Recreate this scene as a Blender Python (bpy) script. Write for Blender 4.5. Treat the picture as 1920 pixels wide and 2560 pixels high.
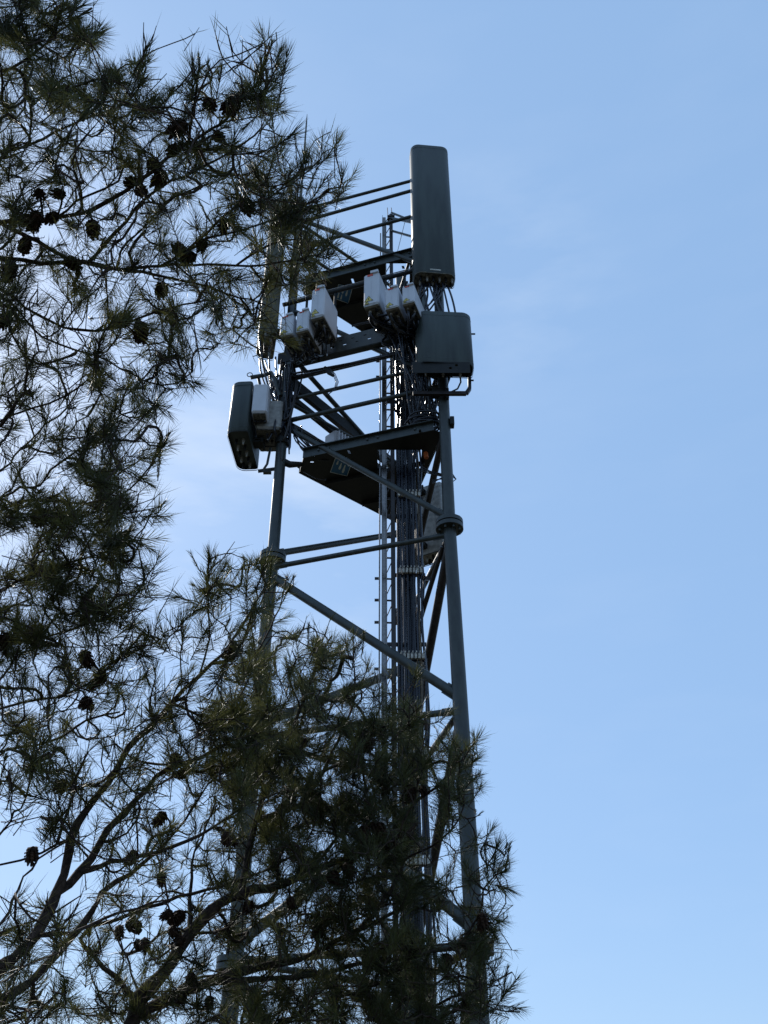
import bpy, math, random
import numpy as np
from mathutils import Vector, Matrix
from mathutils.geometry import tessellate_polygon
random.seed(7); rng = np.random.default_rng(11)
for o in list(bpy.data.objects): bpy.data.objects.remove(o, do_unlink=True)
S = bpy.context.scene; COL = S.collection
R_ = math.radians
# ---------------------------------------------------------------- camera
F, PITCH, CZ = 2437.0, R_(35.0), 1.6           # focal length in photo pixels, tilt, eye height
cp, sp = math.cos(PITCH), math.sin(PITCH)
cd = bpy.data.cameras.new('camera'); cam = bpy.data.objects.new('camera', cd); COL.objects.link(cam)
cam.location = (0, 0, CZ); cam.rotation_euler = (R_(90) + PITCH, 0, 0)
cd.sensor_fit = 'VERTICAL'; cd.sensor_height = 36.0; cd.lens = 36.0 * F / 2560.0
cd.clip_start = 0.05; cd.clip_end = 2000; S.camera = cam
# ---------------------------------------------------------------- sky, sun, exposure
SUN_EL, SUN_AZ = 40.0, -35.0                   # azimuth from +Y, negative = to the left
w = bpy.data.worlds.new('World'); S.world = w; w.use_nodes = True
nt = w.node_tree; nt.nodes.clear(); N = nt.nodes.new; LK = nt.links.new
sky = N('ShaderNodeTexSky'); sky.sky_type = 'NISHITA'; sky.sun_disc = False
sky.sun_elevation = R_(SUN_EL); sky.sun_rotation = R_(SUN_AZ)
sky.air_density = 1.0; sky.dust_density = 1.0; sky.ozone_density = 1.6; sky.altitude = 300
bg = N('ShaderNodeBackground'); bg.inputs['Strength'].default_value = 0.10
out = N('ShaderNodeOutputWorld')
tc = N('ShaderNodeTexCoord'); mp = N('ShaderNodeMapping')
mp.inputs['Rotation'].default_value = (0.25, -0.55, 0.2); mp.inputs['Scale'].default_value = (3.0, 3.0, 11.0)
ns = N('ShaderNodeTexNoise'); ns.inputs['Scale'].default_value = 1.7; ns.inputs['Detail'].default_value = 8; ns.inputs['Roughness'].default_value = .52
LK(tc.outputs['Generated'], mp.inputs[0]); LK(mp.outputs[0], ns.inputs['Vector'])
cr = N('ShaderNodeMapRange'); cr.inputs[1].default_value = .47; cr.inputs[2].default_value = .80; cr.inputs[3].default_value = 0.0; cr.inputs[4].default_value = .42
LK(ns.outputs['Fac'], cr.inputs[0])
def wisp(dx, dy, dz, c0, c1, k):                 # soft patch of sky in which thin cirrus stands
    l_ = math.sqrt(dx * dx + dy * dy + dz * dz); v_ = N('ShaderNodeVectorMath'); v_.operation = 'DOT_PRODUCT'; v_.inputs[1].default_value = (dx / l_, dy / l_, dz / l_)
    nv = N('ShaderNodeVectorMath'); nv.operation = 'NORMALIZE'; LK(tc.outputs['Generated'], nv.inputs[0]); LK(nv.outputs[0], v_.inputs[0])
    m_ = N('ShaderNodeMapRange'); m_.interpolation_type = 'SMOOTHSTEP'; m_.inputs[1].default_value = c0; m_.inputs[2].default_value = c1; m_.inputs[3].default_value = 0; m_.inputs[4].default_value = k
    LK(v_.outputs['Value'], m_.inputs[0]); return m_.outputs[0]
w1 = wisp(-.22, 1.0, .70, .965, .998, 1.15); w2 = wisp(.17, 1.0, 1.13, .990, .9995, .45)
ad = N('ShaderNodeMath'); ad.operation = 'ADD'; LK(w1, ad.inputs[0]); LK(w2, ad.inputs[1])
a2 = N('ShaderNodeMath'); a2.operation = 'ADD'; a2.inputs[1].default_value = .12; LK(ad.outputs[0], a2.inputs[0])
ml = N('ShaderNodeMath'); ml.operation = 'MULTIPLY'; LK(cr.outputs[0], ml.inputs[0]); LK(a2.outputs[0], ml.inputs[1])
mx = N('ShaderNodeMixRGB'); mx.blend_type = 'MIX'; mx.inputs[2].default_value = (8.6, 9.6, 11.0, 1)
LK(ml.outputs[0], mx.inputs[0])
hs = N('ShaderNodeMixRGB'); hs.blend_type = 'MIX'; hs.inputs[0].default_value = .58; hs.inputs[2].default_value = (4.3, 7.15, 11.6, 1)   # thin high haze
LK(sky.outputs[0], hs.inputs[1]); LK(hs.outputs[0], mx.inputs[1])
LK(mx.outputs[0], bg.inputs['Color']); LK(bg.outputs[0], out.inputs[0])
sl = bpy.data.lights.new('sun', 'SUN'); so = bpy.data.objects.new('sun', sl); COL.objects.link(so)
sl.energy = 4.0; sl.angle = R_(.5); sl.color = (1, .95, .87)
SD = Vector((math.sin(R_(SUN_AZ)) * math.cos(R_(SUN_EL)), math.cos(R_(SUN_AZ)) * math.cos(R_(SUN_EL)), math.sin(R_(SUN_EL))))
so.rotation_euler = SD.to_track_quat('Z', 'Y').to_euler(); so.location = (-20, 20, 40)
vs = S.view_settings; vs.view_transform = 'Standard'; vs.look = 'None'; vs.exposure = 0.0; vs.gamma = 1.0; vs.use_curve_mapping = False
# ---------------------------------------------------------------- helpers
def ray(x, y):
    xp, yp = x - 960.0, 1280.0 - y
    return np.array([xp, F * cp - yp * sp, F * sp + yp * cp])
def at_d(x, y, d):
    r = ray(x, y); r = r / np.linalg.norm(r) * d; return r + [0, 0, CZ]
def at_Y(x, y, Y):
    r = ray(x, y); return r * (Y / r[1]) + [0, 0, CZ]
def at_H(x, y, H):
    r = ray(x, y); return r * (H / r[2]) + [0, 0, CZ]
def proj(P):
    P = np.asarray(P, float); X, Y, Z = P[..., 0], P[..., 1], P[..., 2] - CZ
    d = Y * cp + Z * sp
    return 960 + F * X / d, 1280 - F * (Z * cp - Y * sp) / d
V = lambda *a: np.array(a, float)
def unit(a):
    a = np.asarray(a, float); return a / (np.linalg.norm(a) + 1e-12)
# tower frame: u along the near face (left leg -> right leg), v away from the camera
LB, RB, BB = V(-1.285, 9.534), V(.719, 8.856), V(.254, 10.914)
MID = (LB + RB) / 2; CEN = (LB + RB + BB) / 3
U2 = unit(RB - LB); V2 = V(-U2[1], U2[0])
U3, V3, Z3 = V(U2[0], U2[1], 0), V(V2[0], V2[1], 0), V(0, 0, 1)
def at_v(x, y, v0):
    r = ray(x, y); t = (v0 + MID @ V2) / (r[:2] @ V2); return r * t + [0, 0, CZ]
def leg(k, H):
    b = {'L': LB, 'R': RB, 'B': BB}[k]
    s = 1 + .013 * max(0, 6 - H)
    p = CEN + (b - CEN) * s
    return V(p[0], p[1], H + CZ)
class G:
    """collects shapes for ONE mesh object"""
    def __init__(s): s.v = []; s.f = []; s.m = []; s.sm = []
    def add(s, v, f, m=0, sm=False):
        b = len(s.v); s.v += [tuple(map(float, q)) for q in v]
        s.f += [tuple(b + i for i in q) for q in f]; s.m += [m] * len(f); s.sm += [sm] * len(f); return s
    def tube(s, pts, r, n=8, m=0, cap=True, sm=True):
        pts = [np.asarray(p, float) for p in pts]; k = len(pts)
        rr = r if hasattr(r, '__len__') else [r] * k
        up = V(0, 0, 1); vs_, fs = [], []
        t0 = unit(pts[1] - pts[0]); e = np.cross(t0, up)
        if np.linalg.norm(e) < .05: e = np.cross(t0, V(1, 0, 0))
        e = unit(e)
        for i, p in enumerate(pts):
            t = unit(pts[min(i + 1, k - 1)] - pts[max(i - 1, 0)])
            e = unit(e - t * (e @ t)); g = np.cross(t, e)
            for j in range(n):
                a = 2 * math.pi * j / n; vs_.append(p + (e * math.cos(a) + g * math.sin(a)) * rr[i])
        for i in range(k - 1):
            for j in range(n):
                fs.append((i * n + j, i * n + (j + 1) % n, (i + 1) * n + (j + 1) % n, (i + 1) * n + j))
        s.add(vs_, fs, m, sm)
        if cap:
            s.add(vs_[:n], [tuple(range(n))[::-1]], m); s.add(vs_[-n:], [tuple(range(n))], m)
        return s
    def box(s, c, half, ax=(V(1, 0, 0), V(0, 1, 0), V(0, 0, 1)), m=0, bev=0.0):
        c = np.asarray(c, float); X, Y, Z = [np.asarray(a, float) for a in ax]; hx, hy, hz = half
        b = min(bev, min(half) * .45)
        if b <= 0:
            vv = [c + X * hx * i + Y * hy * j + Z * hz * k for k in (-1, 1) for (i, j) in ((-1, -1), (1, -1), (1, 1), (-1, 1))]
            return s.add(vv, [(3, 2, 1, 0), (4, 5, 6, 7), (0, 1, 5, 4), (1, 2, 6, 5), (2, 3, 7, 6), (3, 0, 4, 7)], m)
        prof = [(-hx + b, -hy), (hx - b, -hy), (hx, -hy + b), (hx, hy - b), (hx - b, hy), (-hx + b, hy), (-hx, hy - b), (-hx, -hy + b)]
        return s.prism(prof, -hz, hz, b, c, (X, Y, Z), m)
    def prism(s, prof, z0, z1, bev=0.0, c=(0, 0, 0), ax=(V(1, 0, 0), V(0, 1, 0), V(0, 0, 1)), m=0, sm=False, capm=None, caps=(True, True)):
        c = np.asarray(c, float); X, Y, Z = [np.asarray(a, float) for a in ax]
        P = np.array(prof, float); n = len(P); ce = P.mean(0); ex = np.abs(P - ce).max()
        rings = [(z0, 1 - bev / ex), (z0 + bev, 1), (z1 - bev, 1), (z1, 1 - bev / ex)] if bev > 0 else [(z0, 1), (z1, 1)]
        vs_ = []
        for z, k in rings:
            for q in P: a = ce + (q - ce) * k; vs_.append(c + X * a[0] + Y * a[1] + Z * z)
        fs = [(i * n + j, i * n + (j + 1) % n, (i + 1) * n + (j + 1) % n, (i + 1) * n + j) for i in range(len(rings) - 1) for j in range(n)]
        s.add(vs_, fs, m, sm)
        if caps[0]: s.add(vs_[:n], [tuple(range(n))[::-1]], m if capm is None else capm)
        if caps[1]: s.add(vs_[-n:], [tuple(range(n))], m)
        return s
    def beam(s, a, b, hw, hh, up=(0, 0, 1), m=0, bev=0.0):
        a, b = np.asarray(a, float), np.asarray(b, float); d = unit(b - a); y = unit(np.cross(np.asarray(up, float), d)); z = np.cross(d, y)
        return s.box((a + b) / 2, (np.linalg.norm(b - a) / 2, hw, hh), (d, y, z), m, bev)
    def flat(s, pts, m=0): return s.add(pts, [tuple(range(len(pts)))], m)
def tag(o, label=None, cat=None, group=None, kind=None):
    for k, v_ in (('label', label), ('category', cat), ('group', group), ('kind', kind)):
        if v_: o[k] = v_
    return o
def thing(name, loc, label, cat, group=None):
    o = bpy.data.objects.new(name, None); COL.objects.link(o); o.location = tuple(map(float, loc)); o.empty_display_size = .1
    return tag(o, label, cat, group)
WL = {}
def wloc(o):
    p = Vector((0, 0, 0))
    while o is not None: p += Vector(WL.get(o, o.location)); o = o.parent
    return p
def obj(name, g, mats, parent=None, label=None, kind=None, local=False):
    me = bpy.data.meshes.new(name); base = wloc(parent) if (parent is not None and not local) else Vector((0, 0, 0))
    me.from_pydata([(a - base.x, b - base.y, c - base.z) for a, b, c in g.v], [], g.f)
    mats = mats if isinstance(mats, (list, tuple)) else [mats]
    for m in mats: me.materials.append(m)
    me.polygons.foreach_set('material_index', g.m); me.polygons.foreach_set('use_smooth', g.sm); me.update()
    o = bpy.data.objects.new(name, me); COL.objects.link(o); o.parent = parent
    return tag(o, label=label, kind=kind)
def copy_tree(o, parent=None):
    c = o.copy(); COL.objects.link(c); c.parent = parent
    for ch in list(o.children): copy_tree(ch, c)
    return c
# ---------------------------------------------------------------- materials
def mat(name, col, rough=.5, metal=0.0, spec=.5, var=.25, scale=18.0, bump=.0, col2=None, coat=0.0, stretch=1.0):
    m = bpy.data.materials.new(name); m.use_nodes = True; t = m.node_tree; b = t.nodes['Principled BSDF']
    b.inputs['Roughness'].default_value = rough; b.inputs['Metallic'].default_value = metal
    b.inputs['Specular IOR Level'].default_value = spec; b.inputs['Coat Weight'].default_value = coat
    g = t.nodes.new('ShaderNodeNewGeometry'); n = t.nodes.new('ShaderNodeTexNoise'); n.inputs['Scale'].default_value = scale; n.inputs['Detail'].default_value = 5
    mpn = t.nodes.new('ShaderNodeMapping'); mpn.inputs['Scale'].default_value = (1, 1, stretch); t.links.new(g.outputs['Position'], mpn.inputs[0]); t.links.new(mpn.outputs[0], n.inputs['Vector'])
    r = t.nodes.new('ShaderNodeValToRGB'); c2 = col2 or tuple(c * (1 + var) for c in col)
    r.color_ramp.elements[0].position = .36; r.color_ramp.elements[1].position = .66
    r.color_ramp.elements[0].color = (*[c * (1 - var) for c in col], 1); r.color_ramp.elements[1].color = (*c2, 1)
    t.links.new(n.outputs['Fac'], r.inputs[0]); t.links.new(r.outputs[0], b.inputs['Base Color'])
    mr = t.nodes.new('ShaderNodeMapRange'); mr.inputs[3].default_value = max(.03, rough - .12); mr.inputs[4].default_value = min(1, rough + .15)
    t.links.new(n.outputs['Fac'], mr.inputs[0]); t.links.new(mr.outputs[0], b.inputs['Roughness'])
    if bump:
        bp = t.nodes.new('ShaderNodeBump'); bp.inputs['Strength'].default_value = bump; bp.inputs['Distance'].default_value = .004
        t.links.new(n.outputs['Fac'], bp.inputs['Height']); t.links.new(bp.outputs[0], b.inputs['Normal'])
    return m
M = {
 'steel': mat('tower_green_grey_paint', (.029, .035, .032), .42, 0, .5, .34, 16, .25, stretch=.35),
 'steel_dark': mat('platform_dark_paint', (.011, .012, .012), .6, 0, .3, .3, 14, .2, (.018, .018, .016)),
 'ant': mat('antenna_green_grey_plastic', (.037, .047, .043), .5, 0, .4, .32, 11, stretch=.14),
 'ant_tan': mat('antenna_weathered_tan', (.085, .078, .050), .55, 0, .4, .4, 14, .2, (.12, .115, .08), stretch=.2),
 'antcap': mat('antenna_end_cap', (.10, .085, .055), .6, 0, .4, .5, 22, .3, (.17, .14, .09)),
 'galv': mat('galvanised_steel', (.21, .195, .185), .22, .85, .5, .2, 30),
 'rust': mat('brown_primer_steel', (.026, .020, .019), .38, .2, .5, .35, 20, .1),
 'cable': mat('black_cable_jacket', (.010, .011, .019), .26, 0, .5, .3, 40),
 'cable_tan': mat('tan_cable_jacket', (.16, .12, .08), .5, 0, .4, .3, 25),
 'white': mat('radio_white_enamel', (.58, .58, .61), .42, 0, .4, .05, 6),
 'grey': mat('cast_grey_housing', (.30, .29, .27), .55, 0, .4, .25, 20, .2),
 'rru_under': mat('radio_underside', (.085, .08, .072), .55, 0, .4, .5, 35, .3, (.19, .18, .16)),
 'black': mat('black_rubber', (.008, .008, .009), .5, 0, .4, .2),
 'red': mat('red_label', (.62, .10, .07), .5, 0, .3, .1),
 'yellow': mat('yellow_label', (.62, .50, .12), .5, 0, .3, .1),
 'orange': mat('orange_plastic', (.55, .13, .03), .5, 0, .3, .1),
 'clamp': mat('cable_clamp_plastic', (.45, .42, .36), .5, 0, .4, .3, 40),
 'blue': mat('blue_sign', (.015, .10, .22), .5, 0, .4, .12),
 'signwhite': mat('sign_white', (.45, .50, .50), .5, 0, .4, .15),
 'bark': mat('pine_bark', (.040, .027, .021), .85, 0, .2, .45, 45, .8, (.078, .052, .040)),
 'cone': mat('pine_cone_brown', (.040, .022, .014), .75, 0, .2, .5, 60, .5, (.085, .045, .028)),
 'ground': mat('dry_ground', (.065, .065, .045), .95, 0, .1, .4, .6, .6, (.10, .095, .07)),
}
def needle_mat(name, ca, cb):
    m = bpy.data.materials.new(name); m.use_nodes = True; t = m.node_tree; t.nodes.clear(); n = t.nodes.new; l = t.links.new
    g = n('ShaderNodeNewGeometry'); tx = n('ShaderNodeTexNoise'); tx.inputs['Scale'].default_value = 5; l(g.outputs['Position'], tx.inputs['Vector'])
    r = n('ShaderNodeValToRGB'); r.color_ramp.elements[0].position = .38; r.color_ramp.elements[1].position = .64
    r.color_ramp.elements[0].color = (*ca, 1); r.color_ramp.elements[1].color = (*cb, 1); l(tx.outputs['Fac'], r.inputs[0])
    p = n('ShaderNodeBsdfPrincipled'); p.inputs['Roughness'].default_value = .45; p.inputs['Specular IOR Level'].default_value = .38
    tr = n('ShaderNodeBsdfTranslucent'); mx_ = n('ShaderNodeMixShader'); mx_.inputs[0].default_value = .42; o = n('ShaderNodeOutputMaterial')
    l(r.outputs[0], p.inputs['Base Color']); l(r.outputs[0], tr.inputs['Color']); l(p.outputs[0], mx_.inputs[1]); l(tr.outputs[0], mx_.inputs[2]); l(mx_.outputs[0], o.inputs[0])
    return m
M['needle'] = needle_mat('pine_needles', (.034, .038, .012), (.115, .114, .034))
M['needle2'] = needle_mat('pine_needles_far', (.030, .036, .012), (.105, .108, .036))
# ---------------------------------------------------------------- ground
g = G(); n_ = 24
vv = [(x, y, .06 * math.sin(x * .11 + 1) * math.cos(y * .09)) for y in np.linspace(-500, 900, n_) for x in np.linspace(-700, 700, n_)]
g.add(vv, [(j * n_ + i, j * n_ + i + 1, (j + 1) * n_ + i + 1, (j + 1) * n_ + i) for j in range(n_ - 1) for i in range(n_ - 1)])
tag(obj('ground', g, M['ground']), kind='structure')
# ---------------------------------------------------------------- tower
tower = thing('lattice_tower', (CEN[0], CEN[1], 0), 'tall three-legged green-grey tubular steel tower standing behind the pines against the blue sky', 'tower')
st = M['steel']
TOP = {'L': 12.55, 'R': 12.3, 'B': 12.4}
for k in 'LRB':
    hs_ = [-CZ, 1.75, 3.9, 6.02, 9.0, TOP[k]]
    rr = [.088, .082, .075, .069, .064, .06]
    g = G(); g.tube([leg(k, h) for h in hs_], rr, 20); obj('leg', g, st, tower)
    for h in ((6.02, 1.7) if k != 'B' else (6.02, 1.7)):
        g = G(); p = leg(k, h)
        for dz in (-.032, .032):
            g.tube([p + V(0, 0, dz - .024), p + V(0, 0, dz + .024)], .152 if h > 3 else .16, 28)
        for j in range(8):
            a = j * math.pi / 4 + .3; q = p + V(math.cos(a), math.sin(a), 0) * .115
            g.tube([q + V(0, 0, -.09), q + V(0, 0, .09)], .014, 6, sm=False)
        obj('flange', g, st, tower)
    g = G(); g.tube([leg(k, -CZ) , leg(k, -CZ) + V(0, 0, .04)], .22, 20); obj('base_plate', g, st, tower)
def brace(name, k1, h1, k2, h2, r, m=st, out=.0):
    a, b = leg(k1, h1), leg(k2, h2); d = unit(b - a); s_, e_ = a + d * .055, b - d * .055
    g = G(); g.tube([s_, e_], r, 12)
    for p, q in ((a, d), (b, -d)):                       # gusset plates
        g.beam(p + q * .05, p + q * .19, .006, r * 1.25, up=np.cross(q, np.cross(V(0, 0, 1), q)))
    return obj(name, g, m, tower)
HN = [6.02, 3.9, 1.75]
brace('diagonal_brace', 'L', 5.78, 'R', 3.98, .050)
brace('diagonal_brace', 'L', 3.70, 'R', 1.86, .052)
brace('diagonal_brace', 'L', 1.60, 'R', -1.0, .055)
brace('diagonal_brace', 'L', 3.98, 'B', 5.30, .050)
brace('diagonal_brace', 'L', 1.86, 'B', 3.50, .052)
brace('diagonal_brace', 'L', -1.0, 'B', 1.40, .055)
brace('diagonal_brace', 'R', 5.85, 'B', 3.98, .050, M['rust'])
brace('diagonal_brace', 'R', 3.75, 'B', 1.86, .052, M['rust'])
brace('diagonal_brace', 'R', 1.60, 'B', -1.0, .055, M['rust'])
brace('diagonal_brace', 'L', 8.02, 'R', 6.12, .036)
brace('diagonal_brace', 'L', 10.10, 'R', 8.18, .034)
brace('diagonal_brace', 'L', 12.08, 'R', 10.16, .034)
brace('diagonal_brace', 'R', 7.42, 'B', 6.12, .042, M['rust'])
brace('diagonal_brace', 'R', 9.4, 'B', 7.6, .036, M['rust'])
brace('diagonal_brace', 'L', 6.08, 'B', 7.30, .040)
brace('diagonal_brace', 'L', 9.3, 'B', 8.2, .034)
for a, b in (('L', 'R'), ('L', 'B'), ('R', 'B')):
    for h in (5.90, 3.84, 1.72):
        if (a, b, h) == ('L', 'B', 5.90): continue
        brace('horizontal_brace', a, h, b, h, .030 if h > 4 else .032, M['rust'] if a == 'R' else st)
    for h in ((12.0, .026), (11.42, .026), (8.08, .030), (8.44, .026), (8.80, .034)):
        if b == 'B' and h[0] == 8.80: continue
        brace('handrail', a, h[0], b, h[0], h[1], st if a == 'L' else M['rust'])
brace('handrail', 'L', 12.28, 'R', 12.22, .024)
# short stay from the right leg to the cable run
g = G(); g.tube([at_Y(1107, 1367, 8.95), at_Y(1052, 1545, 9.6)], .028, 10); g.beam(at_Y(1050, 1443, 9.5), at_Y(1082, 1448, 9.3), .02, .02)
obj('stay', g, M['rust'], tower)
# heavy double channel along the left-to-back side of the middle deck
for dh, hh_ in ((0, .085), (-.26, .04)):
    g = G(); a, b = leg('L', 8.86 + dh), leg('B', 8.36 + dh); d = unit(b - a); q = unit(np.cross(V(0, 0, 1), d))
    g.beam(a + d * .06, b - d * .06, .004, hh_)
    for s_ in (-1, 1): g.beam(a + d * .06 + V(0, 0, s_ * hh_) + q * .03, b - d * .06 + V(0, 0, s_ * hh_) + q * .03, .03, .004)
    obj('channel_beam', g, M['steel_dark'], tower)
# front channel beam with slots, pipe that carries the radios
def holed(g, outer, holes, th, axes_z, m=0):
    polys = [[Vector(p) for p in outer]] + [[Vector(p) for p in h] for h in holes]
    flat = [p for q in polys for p in q]; tr = tessellate_polygon(polys); n0 = len(flat)
    dz = Vector(axes_z) * th
    g.add([tuple(p) for p in flat] + [tuple(p + dz) for p in flat], [tuple(t) for t in tr] + [tuple(i + n0 for i in t[::-1]) for t in tr], m)
    for q in polys:
        k = len(q); g.add([tuple(p) for p in q] + [tuple(p + dz) for p in q], [(i, (i + 1) % k, k + (i + 1) % k, k + i) for i in range(k)], m)
    return g
def fr(u, v, H): return V(*(MID + U2 * u + V2 * v), H + CZ)
hl = np.linalg.norm(RB - LB) / 2
g = G(); vb = -.10
holes = []
for uu in np.arange(-.78, .9, .17):
    for dh, off in ((.19, 0), (.11, .06)):
        holes.append([tuple(fr(uu + off + a, vb, 8.98 + dh + b)) for a, b in ((-.022, -.008), (.022, -.008), (.022, .008), (-.022, .008))])
holed(g, [tuple(fr(a, vb, b)) for a, b in ((-hl + .02, 8.98), (hl - .02, 8.98), (hl - .02, 9.25), (-hl + .02, 9.25))], holes, .008, tuple(V3))
g.box(fr(0, vb + .05, 8.975), (hl - .03, .045, .004), (U3, V3, Z3)); g.box(fr(0, vb + .05, 9.255), (hl - .03, .045, .004), (U3, V3, Z3))
obj('channel_beam', g, st, tower)
for k in (-1, 1):
    g = G(); g.box(fr(k * (hl - .0), -.10, 9.12), (.10, .012, .09), (U3, V3, Z3)); g.tube([fr(k * hl, 0, 9.02), fr(k * hl, 0, 9.22)], .085, 16); obj('beam_clamp', g, M['steel_dark'], tower)
# ---------------------------------------------------------------- platforms
def platform(H, slots, hatch, label):
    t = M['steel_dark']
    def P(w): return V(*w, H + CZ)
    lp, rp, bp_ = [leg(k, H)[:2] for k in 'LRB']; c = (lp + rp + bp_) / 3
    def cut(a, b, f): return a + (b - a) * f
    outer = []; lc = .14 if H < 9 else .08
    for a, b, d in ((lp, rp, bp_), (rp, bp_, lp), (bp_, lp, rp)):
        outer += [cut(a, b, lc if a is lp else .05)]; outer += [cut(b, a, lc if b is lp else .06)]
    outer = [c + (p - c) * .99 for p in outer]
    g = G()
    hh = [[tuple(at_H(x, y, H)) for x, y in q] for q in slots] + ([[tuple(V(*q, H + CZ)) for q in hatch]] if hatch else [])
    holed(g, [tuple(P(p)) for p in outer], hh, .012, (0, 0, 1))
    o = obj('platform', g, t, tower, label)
    for i in (0, 2, 4):                                # toe boards on the three edges
        a, b = P(outer[i]), P(outer[i + 1]); d = unit(b - a)
        g = G(); up = V(0, 0, .055)
        outw = unit(V(*((outer[i] + outer[i + 1]) / 2 - c), 0))
        g.beam(a + up + outw * .008, b + up + outw * .008, .006, .062)
        g.beam(a + outw * .03 + V(0, 0, .112), b + outw * .03 + V(0, 0, .112), .03, .004)
        for f in (.12, .2, .5, .58, .86):
            q = a + (b - a) * f + outw * .014 + V(0, 0, .06); g.tube([q, q + outw * .018], .014, 6, sm=False)
        obj('toe_board', g, st, o)
    for f in (.30, .62):                               # stiffeners
        a = P(cut(cut(lp, bp_, f), cut(rp, bp_, f), .06)); b = P(cut(cut(rp, bp_, f), cut(lp, bp_, f), .06)); g = G(); g.beam(a - V(0, 0, .03), b - V(0, 0, .03), .018, .028); obj('platform_joist', g, t, tower)
    return o
g = G(); a = leg('L', 7.44); g.tube([a + V(.02, .02, .02), a + (V(*CEN, a[2]) - a) * .10 + V(0, 0, -.03), a + (V(*CEN, a[2]) - a) * .24], [.05, .045, .03], 10); obj('platform_arm', g, M['steel_dark'], tower)
def slot(x, y, a=3, b=6, sk=2): return [(x - a - sk, y - b), (x + a - sk, y - b), (x + a + sk, y + b), (x - a + sk, y + b)]
platform(10.58, [slot(882, 703), slot(1008, 669, 3, 3, 1), slot(860, 735, 2, 3)], [(.02, 9.10), (.36, 9.10), (.36, 9.62), (.02, 9.62)], 'upper triangular platform seen from below')
platform(7.42, [slot(873, 1131, 3, 5), slot(1050, 1078, 3, 3, 0), slot(782, 1141, 5, 2, 0), slot(780, 1156, 4, 2, 0)], [(-.08, 9.28), (.46, 9.28), (.46, 9.66), (-.08, 9.66)], 'middle triangular platform seen from below')
# pictogram signs under the platforms
def sign(cor, H, label, flip):
    c = [at_H(x, y, H - .004) for x, y in cor]; ce = sum(c) / 4
    t = thing('safety_sign', ce, label, 'sign')
    def q(a, b, dz=0): return (c[0] * (1 - a) + c[1] * a) * (1 - b) + (c[3] * (1 - a) + c[2] * a) * b - V(0, 0, dz)
    g = G(); top = [q(a, b, 0) for a, b in ((0, 0), (1, 0), (1, 1), (0, 1))]; g.add(top + [p - V(0, 0, .003) for p in top], [(0, 1, 2, 3), (7, 6, 5, 4), (0, 4, 5, 1), (1, 5, 6, 2), (2, 6, 7, 3), (3, 7, 4, 0)])
    sp_ = obj('sign_plate', g, M['blue'], t)
    g = G()
    for a0, b0, a1, b1 in ((0, 0, 1, .035), (0, .965, 1, 1), (0, .036, .035, .964), (.965, .036, 1, .964)):
        g.flat([q(a0, b0, .005), q(a1, b0, .005), q(a1, b1, .005), q(a0, b1, .005)])
    obj('border', g, M['signwhite'], t)
    sh = [(.20, .50, .40, .12), (.42, .12, .40, .12), (.42, .56, .36, .10), (.70, .14, .48, .12)] if not flip else [(.22, .10, .30, .11), (.44, .18, .50, .13), (.68, .24, .62, .13), (.86, .1, .2, .1)]
    for a, b, L_, wd in sh:                            # white figure strokes: narrow neck, round foot
        g = G(); pr = [(0, .0), (.28, .12), (.30, .35), (.5, .62), (.45, .9), (0, 1), (-.45, .9), (-.5, .62), (-.30, .35), (-.28, .12)]
        g.flat([q(a + x * wd, b + y * L_, .006) for x, y in pr]); obj('figure', g, M['signwhite'], sp_)
    return t
sign([(846, 710), (882, 718), (871, 759), (836, 746)], 10.58, 'blue sign with white figures under the upper platform', False)
sign([(838, 1144), (880, 1156), (868, 1190), (825, 1180)], 7.42, 'blue sign with white figures under the middle platform, below the brace', True)
# ---------------------------------------------------------------- lightning rod
b = leg('L', TOP['L']); t = thing('lightning_rod', b, 'thin pointed lightning rod on top of the left tower leg', 'lightning rod')
g = G(); g.tube([b, b + V(0, 0, .62)], [.022, .02], 10); obj('mast', g, st, t)
g = G(); g.tube([b + V(0, 0, .60), b + V(.0, 0, 2.0), b + V(.0, 0, 2.25)], [.018, .013, .003], 8); obj('spike', g, st, t)
g = G(); g.tube([b + V(0, 0, .58), b + V(0, 0, .66)], .034, 10); obj('collar', g, M['galv'], t)
# ---------------------------------------------------------------- climbing ladder / cable ladder
YL = 9.45
lad = thing('climbing_ladder', (.03, YL, 0), 'galvanised climbing ladder running up the middle of the tower', 'ladder')
def vtube(X, Y, h0, h1, r, n=10): g = G(); g.tube([V(X, Y, h + CZ) for h in np.linspace(h0, h1, 5)], r, n); return g
obj('fall_arrest_rail', vtube(-.050, YL - .08, -CZ, 11.55, .009), M['galv'], lad)
g = G(); g.box((0, YL, CZ + 5.2), (.026, .018, 6.8), bev=.004); g.box((-.024, YL - .03, CZ + 5.2), (.003, .025, 6.8)); g.tube([V(.028, YL - .03, 0.1), V(.028, YL - .03, 13.5)], .007, 8); obj('stile', g, M['galv'], lad)
g = G(); g.box((.105, YL + .02, CZ + 5.25), (.026, .02, 6.85), bev=.004)
obj('stile', g, M['rust'], lad)
for h in np.arange(-1.3, 12.0, .28):
    g = G(); g.tube([V(-.02, YL + .005, h + CZ), V(.13, YL + .015, h + CZ)], .011, 8)
    g.tube([V(.0, YL + .01, h + CZ), V(.10, YL + .015, h + .26 + CZ)], .006, 6)
    if h > 4.5 and int(h * 10) % 3 == 0: g.box((-.075, YL, h + CZ), (.03, .012, .012))
    obj('rung', g, M['galv'] if int(h * 7) % 4 == 0 else M['rust'], lad)
g = G()
for dz in (0, -.05): g.box((.105, YL + .02, 12.05 + CZ + dz), (.055, .03, .012))
for dx in (-.04, .02): g.tube([V(.10 + dx, YL, 12.05 + CZ), V(.09 + dx, YL, 12.24 + CZ)], .006, 5)
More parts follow.
